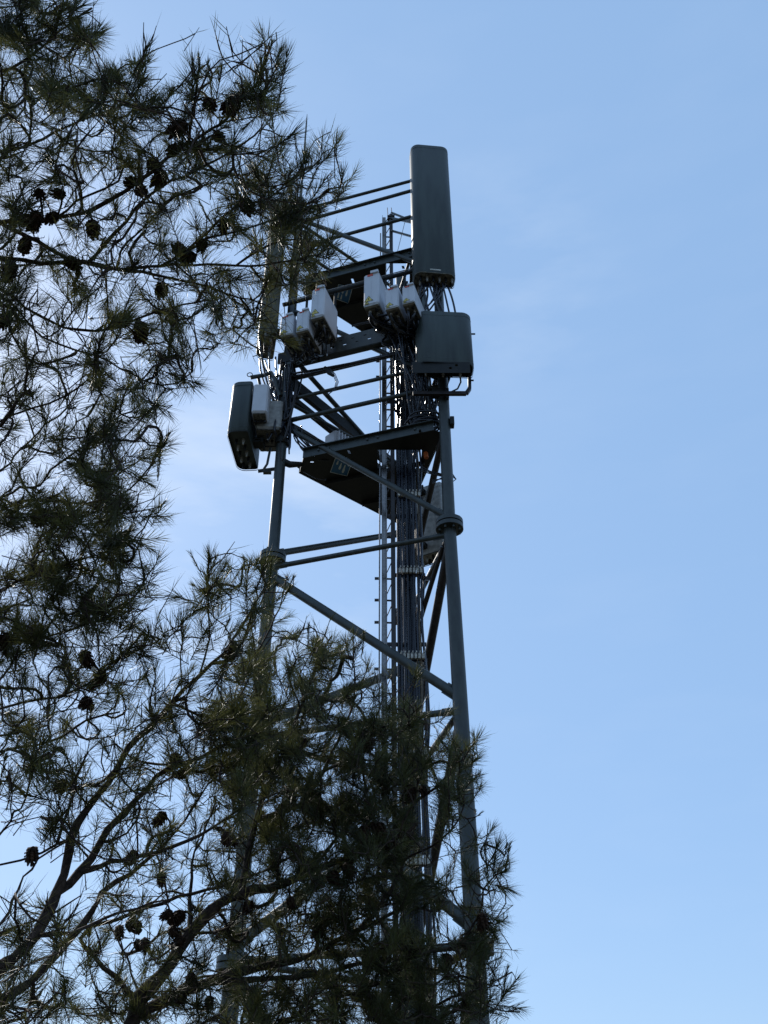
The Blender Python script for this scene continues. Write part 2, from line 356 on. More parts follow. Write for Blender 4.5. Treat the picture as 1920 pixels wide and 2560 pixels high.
obj('top_bracket', g, M['rust'], lad)
# rails from the ladder head to the right leg
for ya, yb in ((532, 553), (545, 557), (577, 592)):
    a = at_Y(979, ya, YL); b = at_Y(1032, yb, 9.1); g = G(); g.beam(a, b + (b - a) * .5, .014, .014); obj('head_rail', g, M['steel'], lad)
g = G(); g.tube([at_Y(1012, 556, 9.3), at_Y(992, 636, 9.45)], .004, 5); obj('guy_wire', g, M['cable'], lad)
for h in (1.9, 3.3, 4.9, 6.6, 8.4, 9.8):               # stays that hold the ladder and cables to the legs
    g = G(); g.beam(V(.02, YL + .06, h + CZ), V(.46, YL + .06, h + CZ), .018, .018)
    B_ = leg('B', h); g.beam(V(.24, YL + .06, h + CZ), V(B_[0], B_[1] - .05, h + CZ), .016, .016); obj('ladder_support', g, M['rust'], lad)
# ---------------------------------------------------------------- feeder cable run
cab = thing('feeder_cable_run', (.3, YL, 0), 'thick bundle of black feeder cables clamped beside the ladder down the middle', 'cables')
nc = 15
CX = np.linspace(.165, .44, nc)
for i in range(nc):
    X = CX[i]; Y = YL + (.0 if i % 2 else .035) + .01 * rng.normal(); r = .013 if i % 3 else .017
    pts = []
    for h in np.arange(-1.5, 10.2, .55):
        amp = .005 if i < 10 else .012
        pts.append(V(X + amp * rng.normal(), Y + .006 * rng.normal(), h + CZ))
    if i % 3 == 0: pts.append(V(X + .1, Y - .1, 10.5 + CZ))
    g = G(); g.tube(pts, r, 8); obj('cable', g, M['cable_tan'] if i in (10, 12) else M['cable'], cab)
for h in np.arange(-.64, 10, 1.07):
    for j in range(7):
        x = .18 + j * .04; g = G(); g.box((x, YL - .035, h + CZ), (.014, .018, .03), bev=.004); g.tube([V(x, YL - .03, h + CZ - .02), V(x, YL - .03, h + CZ + .05)], .007, 6)
        g.box((x + .008, YL - .05, h + CZ + .045), (.006, .01, .012)); obj('cable_clamp', g, M['clamp'], cab)
    g = G(); g.box((.30, YL + .06, h + CZ), (.17, .012, .02)); obj('clamp_bar', g, M['rust'], cab)
# ---------------------------------------------------------------- antennas
def rr_prof(wd, dp, rf, rb, n=7):
    """rounded outline, front (towards -y) with big corners"""
    P = []
    for cx, cy, a0, r in ((wd / 2 - rf, -dp / 2 + rf, -90, rf), (wd / 2 - rb, dp / 2 - rb, 0, rb), (-wd / 2 + rb, dp / 2 - rb, 90, rb), (-wd / 2 + rf, -dp / 2 + rf, 180, rf)):
        for k in range(n): a = R_(a0 + 90 * k / (n - 1)); P.append((cx + r * math.cos(a), cy + r * math.sin(a)))
    return P
def antenna(loc, wd, dp, ht, normal, label, kind, name='panel_antenna', bodymat='ant'):
    nx = unit(V(*normal, 0)); X = V(-nx[1], nx[0], 0); Yv = -nx; A = (X, Yv, Z3)
    t = thing(name, loc, label, 'antenna', 'sector antennas fixed to the tower legs'); c = np.array(loc, float)
    prof = rr_prof(wd, dp, min(.11, dp * .42), .035)
    g = G(); g.prism(prof, .0, ht, .014, c, A, 0, True, caps=(False, True)); rad_ = obj('radome', g, M[bodymat], t)
    for z_ in (.06, ht - .075):
        g = G(); g.prism([(x * 1.006, y * 1.008) for x, y in prof], z_, z_ + .008, .001, c, A); obj('seam_band', g, M[bodymat], rad_)
    inner = [(x * .97, y * .93) for x, y in prof]
    g = G(); g.prism(inner, .012 if kind == 'long' else .10, .03 if kind == 'long' else .12, 0, c, A)
    g.prism([(x * 1.0, y * 1.0) for x, y in prof], -.012, .0, 0, c, A, caps=(False, False))
    cap_ = obj('end_cap', g, M['antcap'] if kind == 'long' else M['steel_dark'], t)
    k = 0
    for i in range(5 if kind == 'wide' else 6):
        for j in range(2):
            x = (i - 2.2) * wd * .15; y = (j - .4) * dp * .32; p = c + X * x + Yv * y + V(0, 0, .012)
            g = G(); g.tube([p, p - V(0, 0, .05)], .017, 10); g.tube([p - V(0, 0, .03), p - V(0, 0, .085)], .012, 8); obj('connector', g, M['grey'] if (i + j) % 2 else M['black'], cap_)
    if kind == 'long':
        g = G(); p = c - Yv * (dp / 2 + .001) + V(0, 0, .05); g.box(p, (.07, .003, .012), A); obj('name_plate', g, M['clamp'], t)
    for z in ((.25, ht - .3) if kind == 'long' else (.12, ht - .12)):
        p = c + Yv * (dp / 2 + .05) + V(0, 0, z); g = G(); g.box(p, (.07, .05, .035), A); g.box(p + Yv * .07, (.09, .012, .05), A)
        for s_ in (-1, 1): g.tube([p + X * s_ * .08 - Yv * .02, p + X * s_ * .08 + Yv * .22], .009, 6)
        obj('mounting_bracket', g, M['galv'] if kind == 'x' else M['steel_dark'], t)
    return t
P1 = V(.652, 8.63, CZ + 9.72); P2 = V(.735, 8.62, CZ + 8.13)
antenna(P1, .545, .245, 2.72, (.10, -1), 'tall dark green-grey panel antenna on the right leg, highest on the tower', 'long')
ANT2 = antenna(P2, .69, .26, .86, (.06, -1), 'squat wide dark green-grey antenna on the right leg below the tall panel', 'wide')
P3 = V(-1.60, 9.55, CZ + 9.45); P4 = V(-1.78, 9.60, CZ + 7.66)
antenna(P3, .545, .245, 2.80, (-.98, -.2), 'tall narrow panel antenna behind the pine needles on the left leg', 'long', bodymat='ant_tan')
ANT4 = antenna(P4, .80, .27, .82, (-1, .06), 'squat dark green antenna seen edge-on, hanging left of the left leg', 'wide')
P5 = V(.60, 11.35, CZ + 7.15); antenna(P5, .62, .26, 1.15, (.5, .87), 'pale grey antenna at the back, behind the right leg near the flange', 'wide', bodymat='grey')
P6 = V(.47, 11.25, CZ + 9.6); antenna(P6, .5, .22, 2.6, (.3, .95), 'tall back antenna mostly hidden behind the right-hand antennas', 'long')
# bracket frame round the wide right antenna
fa = ANT2
g = G(); a = at_Y(1032, 984, 8.72); b = at_Y(1166, 984, 8.72); c = at_Y(1174, 972, 8.72); d = at_Y(1173, 905, 8.72)
g.beam(a, b, .022, .022, bev=.004); g.beam(b, c, .022, .022); g.beam(c + V(0, 0, -.0), d, .020, .020, up=(0, 1, 0)); obj('frame_bar', g, M['rust'], fa)
for q_, h_ in ((at_Y(1101, 984, 8.80), (.10, .06, .035)), (at_Y(1130, 1056, 8.83), (.025, .05, .06)), (at_Y(1118, 985, 8.76), (.02, .03, .08))):
    g = G(); g.box(q_, h_, bev=.006); obj('leg_clamp', g, M['steel_dark'], fa)
g = G()
for x, y in ((1172, 835), (1176, 951), (1180, 835)): p = at_Y(x, y, 8.68); g.tube([p, p + V(.04, 0, 0)], .011, 6, sm=False)
g.box(at_Y(1168, 830, 8.74), (.012, .05, .12)); obj('bolt', g, M['steel_dark'], fa)
# holed plate under the wide antenna
g = G(); zz = CZ + 8.03; hol = []
for x, y in ((1126, 923), (1141, 916)):
    p = at_Y(x, y, 8.52); hol.append([tuple(V(p[0] + .02 * math.cos(a), 8.50, p[2] + .02 * math.sin(a))) for a in np.linspace(0, 2 * math.pi, 10, endpoint=False)])
a = at_Y(1030, 908, 8.50); b = at_Y(1176, 932, 8.50)
holed(g, [(a[0], 8.50, b[2]), (b[0], 8.50, b[2]), (b[0], 8.50, a[2] + .02), (a[0], 8.50, a[2] + .02)], hol, .006, (0, 1, 0)); obj('holed_plate', g, M['steel_dark'], fa)
# arms that hold the left antenna
fb = ANT4
def pl(pts, Y): return [at_Y(x, y, Y) for x, y in pts]
g = G(); g.tube(pl([(626, 944), (660, 938), (678, 932), (688, 950), (694, 975), (700, 990)], 9.45), .028, 10); obj('upper_arm', g, st, fb)
g = G(); g.tube(pl([(645, 940), (655, 985), (668, 1010)], 9.5), .020, 8); g.tube(pl([(676, 1120), (668, 1160), (660, 1172)], 9.6), .016, 8); obj('strut', g, st, fb)
g = G(); g.tube(pl([(645, 1178), (690, 1172)], 9.75), .024, 10); g.box(at_Y(668, 1180, 9.72), (.05, .03, .018)); obj('lower_arm', g, st, fb)
g = G(); a = at_Y(624, 941, 9.42)
g.tube([a + V(.035 * math.cos(q), 0, .035 * math.sin(q) + .03) for q in np.linspace(0, 2 * math.pi, 12)], .006, 6); obj('lifting_ring', g, st, fb)
g = G(); g.tube([leg('L', 8.18), leg('L', 8.42)], .10, 14); g.box(leg('L', 8.3) + V(-.12, 0, 0), (.09, .05, .08)); obj('leg_clamp', g, M['steel_dark'], fb)
g = G(); g.tube([leg('L', 7.70), leg('L', 7.78)], .09, 14); obj('leg_clamp', g, M['steel_dark'], fb)
# ---------------------------------------------------------------- radio units
def rru_proto():
    t = thing('radio_unit', (0, 0, 0), '', 'radio unit', 'white radio units on the pipe between the left and right legs')
    g = G(); wd, D, h = .20, .50, .50                  # local: x along U, y away, z up; origin front bottom left
    prof = [(.0, .02), (.02, 0), (wd - .02, 0), (wd, .02), (wd, D - .05), (wd - .03, D), (.03, D), (0, D - .05)]
    g.prism(prof, 0.012, h, .012); obj('housing', g, M['white'], t)
    g = G(); g.box((wd / 2, -.002, h / 2 + .02), (.0035, .0018, h / 2 - .03)); g.box((wd * .72, -.002, h + .006), (.05, .02, .018)); obj('seam', g, M['white'], t)
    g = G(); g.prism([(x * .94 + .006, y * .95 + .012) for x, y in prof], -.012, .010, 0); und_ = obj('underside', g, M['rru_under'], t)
    g = G(); g.box((wd / 2, .02, -.004), (wd / 2 - .008, .018, .012)); obj('lip', g, M['grey'], t)
    for i in range(6):
        for j in range(2):
            x, y = .06 + j * .08, .09 + i * .068
            g = G(); g.tube([V(x, y, -.008), V(x, y, -.045)], .019, 10); obj('connector', g, M['black'] if (i * 2 + j) % 3 else M['grey'], und_)
    g = G()
    for cx, cz, s_ in ((.070, .045, .062), (.045, .012, .034)):
        for k, (sc, m, e) in enumerate(((1.0, 0, .0), (.78, 1, .0012))):
            g.flat([V(cx - s_ * sc, -.0035 - e, cz + s_ * .15 - s_ * .0 * sc + (1 - sc) * s_ * .35), V(cx + s_ * sc, -.0035 - e, cz + s_ * .15 + (1 - sc) * s_ * .35), V(cx, -.0035 - e, cz + s_ * 1.55 * (.5 + sc / 2))], m)
        g.flat([V(cx - .004, -.006, cz + s_ * .95), V(cx + .008, -.006, cz + s_ * .98), V(cx + .001, -.006, cz + s_ * .68), V(cx + .008, -.006, cz + s_ * .68), V(cx - .006, -.006, cz + s_ * .36), V(cx - .001, -.006, cz + s_ * .60), V(cx - .008, -.006, cz + s_ * .60)], 0)
    obj('warning_label', g, [M['black'], M['yellow']], t)
    g = G(); g.box((.085, -.004, h - .03), (.035, .0025, .013)); obj('red_tag', g, M['red'], t)
    return t
rot = math.atan2(U2[1], U2[0])
RR = [  # left x, right x, top y, bottom y (left corner), label
 (908, 947, 689, 766, 'tallest white radio unit with warning label, leftmost of the three beside the tall right antenna'),
 (962, 996, 724, 773, 'middle white radio unit of the right-hand three, lowest hung'),
 (1005, 1036, 718, 760, 'white radio unit partly under the tall right antenna, rightmost of the three'),
 (697, 730, 794, 841, 'leftmost white radio unit beside the left leg, half behind pine needles'),
 (738, 770, 782, 830, 'small white radio unit second from the left leg, with clear warning triangle'),
 (775, 809, 726, 796, 'large white radio unit of the left group, nearest the upper blue sign')]
proto = rru_proto(); RU = []
for i, (x0, x1, y0, y1, lab) in enumerate(RR):
    v0 = -.72
    a = at_v(x0, y1, v0); b = at_v(x0, y0, v0); c = at_v(x1, y1 - 9, v0)
    o = proto if i == 0 else copy_tree(proto)
    o.location = tuple(a); WL[o] = tuple(a); o.rotation_euler = (0, 0, rot); hh = b[2] - a[2]; ww = np.linalg.norm(c[:2] - a[:2])
    o.scale = (ww / .20, 1.0, hh / .50); o['label'] = lab; RU.append((a, ww, hh))
bk = thing('radio_mount', fr(0, -.15, 9.9), 'dark pipe and brackets carrying the white radio units on the near face', 'bracket')
g = G(); g.tube([fr(-1.12, -.16, 10.08), fr(1.02, -.16, 10.08)], .030, 12); obj('mounting_pipe', g, M['steel_dark'], bk)
g = G(); g.tube([fr(-1.0, -.26, 10.02), fr(1.0, -.26, 10.02)], .007, 6); obj('earth_bar', g, M['galv'], bk)
for (a, ww, hh) in RU:
    p = a + U3 * ww / 2 + V3 * .52; g = G(); g.box(p + V(0, 0, hh * .5), (.05, .06, .10), (U3, V3, Z3)); g.tube([p + V3 * .05, V(*(p + V3 * .05)[:2], 10.12 + CZ)], .018, 8); obj('bracket', g, M['steel_dark'], bk)
# units at the back / lower
def simple_unit(loc, wd, dp, ht, nrm, label, m='white'):
    nx = unit(V(*nrm, 0)); X = V(-nx[1], nx[0], 0); A = (X, -nx, Z3); t = thing('radio_unit', loc, label, 'radio unit'); c = np.array(loc)
    g = G(); g.box(c + V(0, 0, ht / 2), (wd / 2, dp / 2, ht / 2), A, bev=.02); obj('housing', g, M[m], t)
    for k in range(5):
        g = G(); g.box(c + nx * (-dp / 2 - .02) + X * (k - 2) * wd * .18 + V(0, 0, ht / 2), (.008, .02, ht / 2 - .03), A); obj('cooling_fin', g, M[m], t)
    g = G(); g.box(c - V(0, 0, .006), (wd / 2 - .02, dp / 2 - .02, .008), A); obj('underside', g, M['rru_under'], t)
    for k in range(4): g = G(); p = c + X * (k - 1.5) * wd * .2; g.tube([p, p - V(0, 0, .05)], .017, 9); obj('connector', g, M['black'], t)
    return t
simple_unit(V(-1.545, 9.30, CZ + 7.92), .19, .30, .47, (0, -1), 'white box unit on the back of the squat left antenna')
simple_unit(V(-1.45, 9.60, CZ + 7.84), .32, .48, .46, (0, -1), 'grimy grey box with open connector bay beside the left leg', 'grey')
simple_unit(V(-.62, 10.20, CZ + 7.95), .30, .22, .42, (-.7, .7), 'white radio unit behind the middle platform rails')
simple_unit(V(-.40, 10.42, CZ + 7.95), .26, .22, .45, (-.7, .7), 'second white radio unit behind the middle platform, nearer the ladder')
# ---------------------------------------------------------------- jumper cables
def bez(a, b, c, d, n=12):
    return [((1 - t) ** 3) * a + 3 * ((1 - t) ** 2) * t * b + 3 * (1 - t) * t * t * c + t ** 3 * d for t in np.linspace(0, 1, n)]
def bundle(name, label, starts, ends, sag, r=.011, pull=.5, wob=.05, mats=('cable',), group='jumper cables between radio units and antennas'):
    t = thing(name, starts[0], label, 'cables', group)
    for i, (s_, e_) in enumerate(zip(starts, ends)):
        s_, e_ = np.array(s_), np.array(e_); dn = V(0, 0, -sag * (0.6 + .8 * rng.random()))
        g = G(); g.tube(bez(s_, s_ + dn + rng.normal(0, wob, 3), e_ + dn * .4 + rng.normal(0, wob, 3), e_ + rng.normal(0, .02, 3), 14), r * (.8 + .5 * rng.random()), 7)
        obj('cable', g, M[mats[i % len(mats)]], t)
    return t
def ports(k, n):
    a, ww, hh = RU[k]; out_ = []
    for i in range(n): out_.append(a + U3 * ww * (.3 + .4 * (i % 2)) + V3 * (.09 + .068 * (i % 6)) + V(0, 0, -.04))
    return out_
hubR = fr(.62, -.12, 9.02); hubL = fr(-.92, -.12, 8.98)
s_ = ports(0, 7) + ports(1, 8) + ports(2, 8)
bundle('jumper_cables', 'tangle of black jumper cables under the three right-hand radio units', s_, [hubR + V(.05, 0, .12) + rng.normal(0, .12, 3) * V(1.4, .6, 1.2) for _ in s_], .24, .016, mats=('cable', 'cable', 'cable', 'black'))
s_ = [hubR + rng.normal(0, .15, 3) * V(1.3, .6, 1) + V(-.05, 0, .2) for _ in range(22)]
bundle('jumper_cables', 'dark knot of cable loops between the right-hand radio units and the wide antenna', s_, [hubR + rng.normal(0, .15, 3) * V(1.3, .6, 1) for _ in s_], .22, .014, wob=.18, mats=('cable', 'black', 'rust'))
s_ = ports(3, 6) + ports(4, 7) + ports(5, 8)
bundle('jumper_cables', 'black jumper cables hanging under the left-hand radio units', s_, [fr(-.95 + .75 * rng.random(), -.16, 8.95 + .1 * rng.random()) for _ in s_], .16, .012, mats=('cable', 'black', 'cable'))
s_ = [hubR + rng.normal(0, .10, 3) for _ in range(16)]
bundle('jumper_cables', 'cables dropping from the right-hand tangle to the ladder cable run', s_, [V(.18 + .27 * rng.random(), YL - .02, 7.7 + CZ + .5 * rng.random()) for _ in s_], .3, .012)
s_ = [hubR + V(.1, 0, -.1) + rng.normal(0, .12, 3) for _ in range(24)]
bundle('jumper_cables', 'loose cables and loops round the right leg under the wide antenna', s_, [V(.40 + .35 * rng.random(), 9.0, 7.55 + CZ + .35 * rng.random()) for _ in s_], .45, .010, wob=.12, mats=('cable', 'cable', 'rust', 'cable'))
s_ = [P1 + V(.16 * (i / 11 - .5) * 2, .02 * (i % 3), -.06) for i in range(12)]
bundle('jumper_cables', 'black cables out of the bottom of the tall right antenna', s_, [V(.66 + .02 * i, 8.74, CZ + 9.0) if i % 2 else hubR + rng.normal(0, .08, 3) for i in range(12)], .22, .012)
s_ = [P3 + V(.1 * rng.normal(), .2 * rng.normal(), -.06) for i in range(8)]
bundle('jumper_cables', 'black cables hanging from the left upper antenna down to the leg', s_, [leg('L', 8.7) + V(-.08 + .02 * rng.normal(), -.06, .2 * rng.normal()) for i in range(8)], .45, .011)
s_ = [leg('L', 9.0) + rng.normal(0, .09, 3) for _ in range(26)]
bundle('jumper_cables', 'knot of cables wrapped round the left leg beside the squat antenna', s_, [leg('L', 7.75) + V(.06 * rng.normal(), -.09 + .04 * rng.normal(), .15 * rng.normal()) for _ in s_], .25, .012, wob=.11, mats=('cable', 'cable', 'rust'))
s_ = [leg('L', 8.78) + V(.1, -.08, 0) + rng.normal(0, .03, 3) for _ in range(6)]
bundle('jumper_cables', 'cables strapped along the lower pipe from the left leg', s_, [fr(.4 + .1 * i, -.02, 8.78 + .02 * rng.normal()) for i in range(6)], .04, .012, wob=.02)
s_ = [leg('L', 8.0) + V(.12, .0, 0) + rng.normal(0, .05, 3) for _ in range(10)]
bundle('jumper_cables', 'cables looping from the left leg over the middle platform', s_, [V(-.75 + .25 * rng.random(), 9.6, 7.55 + CZ + .2 * rng.random()) for _ in s_], .3, .010, wob=.1, mats=('cable', 'rust', 'cable'))
t = thing('cable_loop', at_Y(840, 935, 9.2), 'thin cable loop dangling from the lower pipe', 'cable'); g = G()
for k in range(3): g.tube(pl([(818 + 2 * k, 918), (832 + 3 * k, 935), (840 + 3 * k, 955), (836 + 2 * k, 972), (822, 985), (812, 988)], 9.2 + .01 * k), .005, 6)
obj('cable', g, M['cable'], t); g = G(); g.tube(pl([(812, 918), (822, 932), (834, 940)], 9.18), [.02, .028, .018], 8); obj('splice', g, M['black'], t)
t = thing('cable_loop', at_Y(1150, 940, 8.8), 'cable loop right of the right leg inside the bracket frame', 'cable'); g = G(); g.tube(pl([(1150, 935), (1152, 955), (1144, 972), (1128, 980), (1112, 985)], 8.76), .011, 7); g.tube(pl([(1128, 936), (1124, 950), (1118, 965)], 8.78), .005, 6); obj('cable', g, M['cable'], t)
t = thing('cable_loop', at_Y(1130, 1200, 9.2), 'coil of thin cable sticking out right of the right leg above the flange', 'cable'); g = G()
for k in range(3): g.tube(pl([(1052, 1165 + 6 * k), (1075, 1178 + 3 * k), (1105, 1185 + 3 * k), (1130, 1183 + 4 * k), (1140, 1198), (1132, 1204), (1110, 1197 - 3 * k), (1080, 1200 + 4 * k)], 9.15), .007, 6)
obj('cable', g, M['cable'], t); g = G(); g.tube([at_Y(1064, 1132, 9.3), at_Y(1066, 1145, 9.3)], .028, 10); obj('end_cap', g, M['orange'], t)
t = thing('cable_loop', at_Y(770, 1180, 9.6), 'thin cable sagging below the middle platform from the left leg', 'cable'); g = G(); g.tube(pl([(740, 1158), (760, 1180), (790, 1196), (812, 1201), (815, 1196)], 9.7), .005, 6); obj('cable', g, M['cable'], t)
t = thing('cable_coil', V(.55, 9.0, CZ + 7.62), 'black cable coil lying on the middle platform beside the right leg', 'cable')
g = G()
for k in range(9):
    c = V(.50 + .03 * rng.normal(), 9.02, CZ + 7.55 + .018 * k); r = .15 + .03 * rng.normal()
    g.tube([c + V(r * math.cos(a), r * .8 * math.sin(a), .015 * math.sin(2 * a + k)) for a in np.linspace(0, 2 * math.pi, 20)], .013, 6)
obj('cable', g, M['cable'], t)

# ================================================================ pines
DENS = """88400000000000000
89821012300000000
77874345500000000
76667655500000000
65666565421000000
65555445754000000
54433344774000000
43333334776000000
44333444762000000
54344445600000000
54334433400000000
54344300000000000
43444200000000000
23574200000000000
34663000000000000
45684000000000000
67871000000000000
77671023500000000
77562134500000000
77763124421000000
66653025656100000
65554456776510000
55445678888865000
55445678888876700
44334567888874600
12213456788873400
00112345777771130
00011234577773130
11222234567762230
44444455567663330
44444455566766330
55555566666777440""".split('\n')
DENS = [r for r in DENS if r]; assert len(DENS) == 32
def cr_spline(pts, step):
    P = [np.array(p, float) for p in pts]; P = [2 * P[0] - P[1]] + P + [2 * P[-1] - P[-2]]; o_ = []
    for i in range(1, len(P) - 2):
        n = max(2, int(np.linalg.norm(P[i + 1] - P[i]) / step))
        for k in range(n):
            t = k / n; a, b, c, d = P[i - 1:i + 3]
            o_.append(.5 * ((2 * b) + (-a + c) * t + (2 * a - 5 * b + 4 * c - d) * t * t + (-a + 3 * b - 3 * c + d) * t ** 3))
    o_.append(P[-2]); return np.array(o_)
# traced limbs: tree -> list of (pixel path, distance start, distance end, radius start mm, radius end mm)
LIMBS = {
'A': [
 ([(-170, 640), (0, 556), (104, 548), (223, 530), (311, 478), (384, 421), (441, 374), (498, 343), (560, 300), (640, 205), (680, 110)], 3.9, 3.7, 21, 3),
 ([(-190, 520), (16, 566), (93, 608), (176, 649), (259, 668)], 3.9, 3.8, 13, 7),
 ([(-180, 700), (0, 649), (104, 660), (207, 654), (290, 672), (404, 665), (518, 660), (658, 665), (740, 650), (780, 640)], 3.9, 4.0, 19, 3),
 ([(207, 640), (290, 582), (389, 473), (467, 437), (570, 385), (637, 338)], 3.8, 3.6, 8, 3),
 ([(259, 670), (415, 691), (518, 717), (596, 742), (680, 770)], 3.85, 4.1, 8, 3),
 ([(-180, 800), (0, 727), (62, 768), (156, 815), (233, 825), (311, 810), (420, 770), (520, 750)], 3.9, 3.7, 14, 3),
 ([(-170, 810), (0, 742), (104, 841), (233, 888), (363, 950), (441, 960), (480, 930)], 3.8, 3.5, 8, 2.5),
 ([(-180, 1120), (0, 1053), (52, 1028), (156, 996), (218, 950)], 3.9, 3.8, 8, 3),
 ([(404, 650), (518, 600), (600, 578), (700, 545), (752, 520), (815, 482)], 3.95, 4.1, 7, 2.5),
 ([(480, 620), (586, 520), (674, 495), (752, 442), (795, 402)], 3.9, 4.2, 6, 2.5),
 ([(596, 650), (700, 600), (760, 610), (785, 660)], 4.0, 4.3, 5, 2.5),
 ([(-200, 470), (60, 370), (200, 300), (330, 250), (365, 170)], 4.0, 3.9, 12, 3),
 ([(-200, 260), (-50, 200), (60, 150), (150, 80), (230, 20)], 4.2, 4.3, 11, 4),
 ([(-160, 60), (20, -20), (120, -120), (200, -200)], 4.3, 4.4, 10, 3),
 ([(455, 365), (480, 290), (490, 210), (480, 140)], 3.75, 3.7, 6, 3),
 ([(-170, 1280), (0, 1179), (38, 1142), (75, 1101), (116, 1066), (170, 1020), (200, 960)], 4.1, 4.2, 8, 3),
 ([(-180, 1330), (0, 1246), (52, 1220), (98, 1214), (130, 1174), (202, 1116), (275, 1055), (330, 1030)], 4.0, 3.8, 10, 3),
 ([(-180, 1370), (0, 1278), (87, 1249), (162, 1257), (260, 1254), (347, 1202), (395, 1130), (422, 1085)], 3.9, 3.6, 10, 3),
 ([(-200, 1560), (0, 1480), (90, 1430), (200, 1400), (290, 1370), (335, 1350)], 4.0, 3.9, 12, 3),
 ([(-200, 1700), (0, 1620), (120, 1590), (250, 1550), (360, 1470)], 4.0, 3.8, 12, 3),
 ([(-200, 1850), (0, 1774), (98, 1750), (190, 1727), (280, 1660), (360, 1580)], 3.9, 3.8, 13, 3),
 ([(-200, 1970), (0, 1880), (120, 1860), (220, 1800), (300, 1780)], 4.2, 4.3, 12, 4)],
'B': [
 ([(-300, 2640), (-120, 2500), (0, 2428), (35, 2393), (87, 2341), (127, 2260), (162, 2184), (179, 2092), (214, 2028), (272, 1953), (324, 1866), (370, 1820), (428, 1756), (498, 1687), (556, 1635), (620, 1540), (665, 1462)], 3.6, 4.0, 34, 3.5),
 ([(500, 1690), (520, 1600), (520, 1480), (524, 1400)], 3.9, 3.9, 4, 2.5),
 ([(430, 1740), (450, 1690), (455, 1630), (458, 1560)], 3.9, 3.8, 3, 2),
 ([(-260, 2660), (0, 2503), (75, 2456), (150, 2370), (231, 2283), (255, 2231), (324, 2184), (400, 2120), (460, 2050), (520, 1960)], 3.8, 4.3, 26, 4),
 ([(150, 2225), (203, 2179), (272, 2075), (341, 1999), (417, 1924), (509, 1889), (625, 1820), (700, 1760)], 3.75, 4.2, 17, 4),
 ([(197, 2179), (278, 2156), (370, 2138), (503, 2086), (608, 2017), (700, 1980)], 3.9, 4.3, 11, 3),
 ([(179, 2092), (104, 2132), (0, 2167), (-80, 2200)], 3.7, 3.6, 5, 2.5),
 ([(174, 2080), (174, 2005), (191, 1947), (160, 1880)], 3.7, 3.6, 6, 3),
 ([(-150, 2180), (0, 2086), (35, 2028), (64, 1994), (90, 1900)], 3.6, 3.5, 8, 3),
 ([(-60, 2110), (0, 2080), (58, 2051), (139, 2046), (168, 2057)], 3.6, 3.65, 4, 2),
 ([(-150, 2480), (0, 2312), (29, 2254), (58, 2196), (98, 2144), (168, 2103)], 3.6, 3.7, 9, 3),
 ([(-120, 2390), (-20, 2340), (120, 2290), (200, 2240)], 3.6, 3.8, 6, 3),
 ([(87, 2345), (180, 2330), (300, 2280), (420, 2250)], 3.7, 4.0, 9, 3),
 ([(428, 1756), (520, 1790), (600, 1740), (640, 1650)], 3.95, 4.2, 6, 3)],
'C': [
 ([(300, 2640), (347, 2503), (405, 2439), (446, 2370), (503, 2300), (579, 2242), (694, 2213), (810, 2167), (960, 2109), (1040, 2060)], 4.3, 4.6, 42, 8),
 ([(60, 2440), (203, 2347), (289, 2300), (405, 2254), (521, 2225), (637, 2190), (723, 2144)], 4.3, 4.5, 12, 4),
 ([(330, 2560), (405, 2503), (521, 2456), (637, 2422), (752, 2399), (839, 2352), (960, 2294), (1050, 2250)], 4.4, 4.8, 26, 6),
 ([(470, 2330), (475, 2237), (480, 2161), (503, 2098), (540, 2000)], 4.5, 4.8, 11, 4),
 ([(520, 2456), (640, 2450), (774, 2437), (930, 2403), (1047, 2388), (1147, 2364), (1175, 2330)], 4.5, 4.7, 15, 6),
 ([(600, 2600), (708, 2555), (808, 2503), (882, 2485), (960, 2459), (1060, 2470)], 4.4, 4.7, 12, 5),
 ([(1147, 2364), (1195, 2294), (1208, 2225), (1240, 2185), (1262, 2140)], 4.7, 4.7, 6, 2.5),
 ([(1195, 2300), (1240, 2310), (1270, 2290)], 4.7, 4.65, 4, 2),
 ([(900, 2310), (960, 2250), (1010, 2150), (1040, 1980), (1058, 1860), (1065, 1800)], 4.8, 5.0, 12, 3),
 ([(1030, 2010), (1090, 1970), (1140, 1910), (1168, 1865)], 4.9, 4.9, 8, 3),
 ([(579, 2242), (640, 2050), (700, 1900), (760, 1750), (800, 1640), (830, 1590)], 4.6, 5.1, 17, 4),
 ([(640, 2060), (760, 2000), (830, 1880), (880, 1760), (886, 1620)], 4.8, 5.1, 12, 3),
 ([(700, 1900), (650, 1780), (640, 1650), (700, 1520), (715, 1450)], 4.9, 5.0, 9, 3),
 ([(760, 2180), (850, 2080), (930, 1960), (980, 1880), (980, 1820)], 4.7, 4.9, 10, 3),
 ([(900, 2640), (1000, 2560), (1100, 2510), (1200, 2470), (1280, 2430)], 4.5, 4.6, 11, 3),
 ([(1100, 2510), (1160, 2480), (1230, 2520), (1300, 2530)], 4.5, 4.5, 6, 3),
 ([(1020, 2140), (1100, 2100), (1150, 2050), (1160, 1980)], 4.8, 4.8, 7, 3),
 ([(250, 2640), (350, 2540), (330, 2430), (300, 2360), (260, 2290)], 4.8, 5.4, 9, 4)]}
TRUNK = {'A': [(-2.75, 3.0, -.1), (-2.72, 3.0, 2.0), (-2.62, 2.98, 4.5), (-2.55, 2.95, 6.5), (-2.45, 2.95, 8.6)],
         'B': [(-1.95, 3.25, -.1), (-1.90, 3.25, 1.0), (-1.75, 3.28, 1.8)],
         'C': [(-1.20, 4.20, -.1), (-1.16, 4.20, 1.1), (-1.08, 4.18, 1.75)]}
TR = {'A': (.15, .05), 'B': (.10, .06), 'C': (.11, .065)}
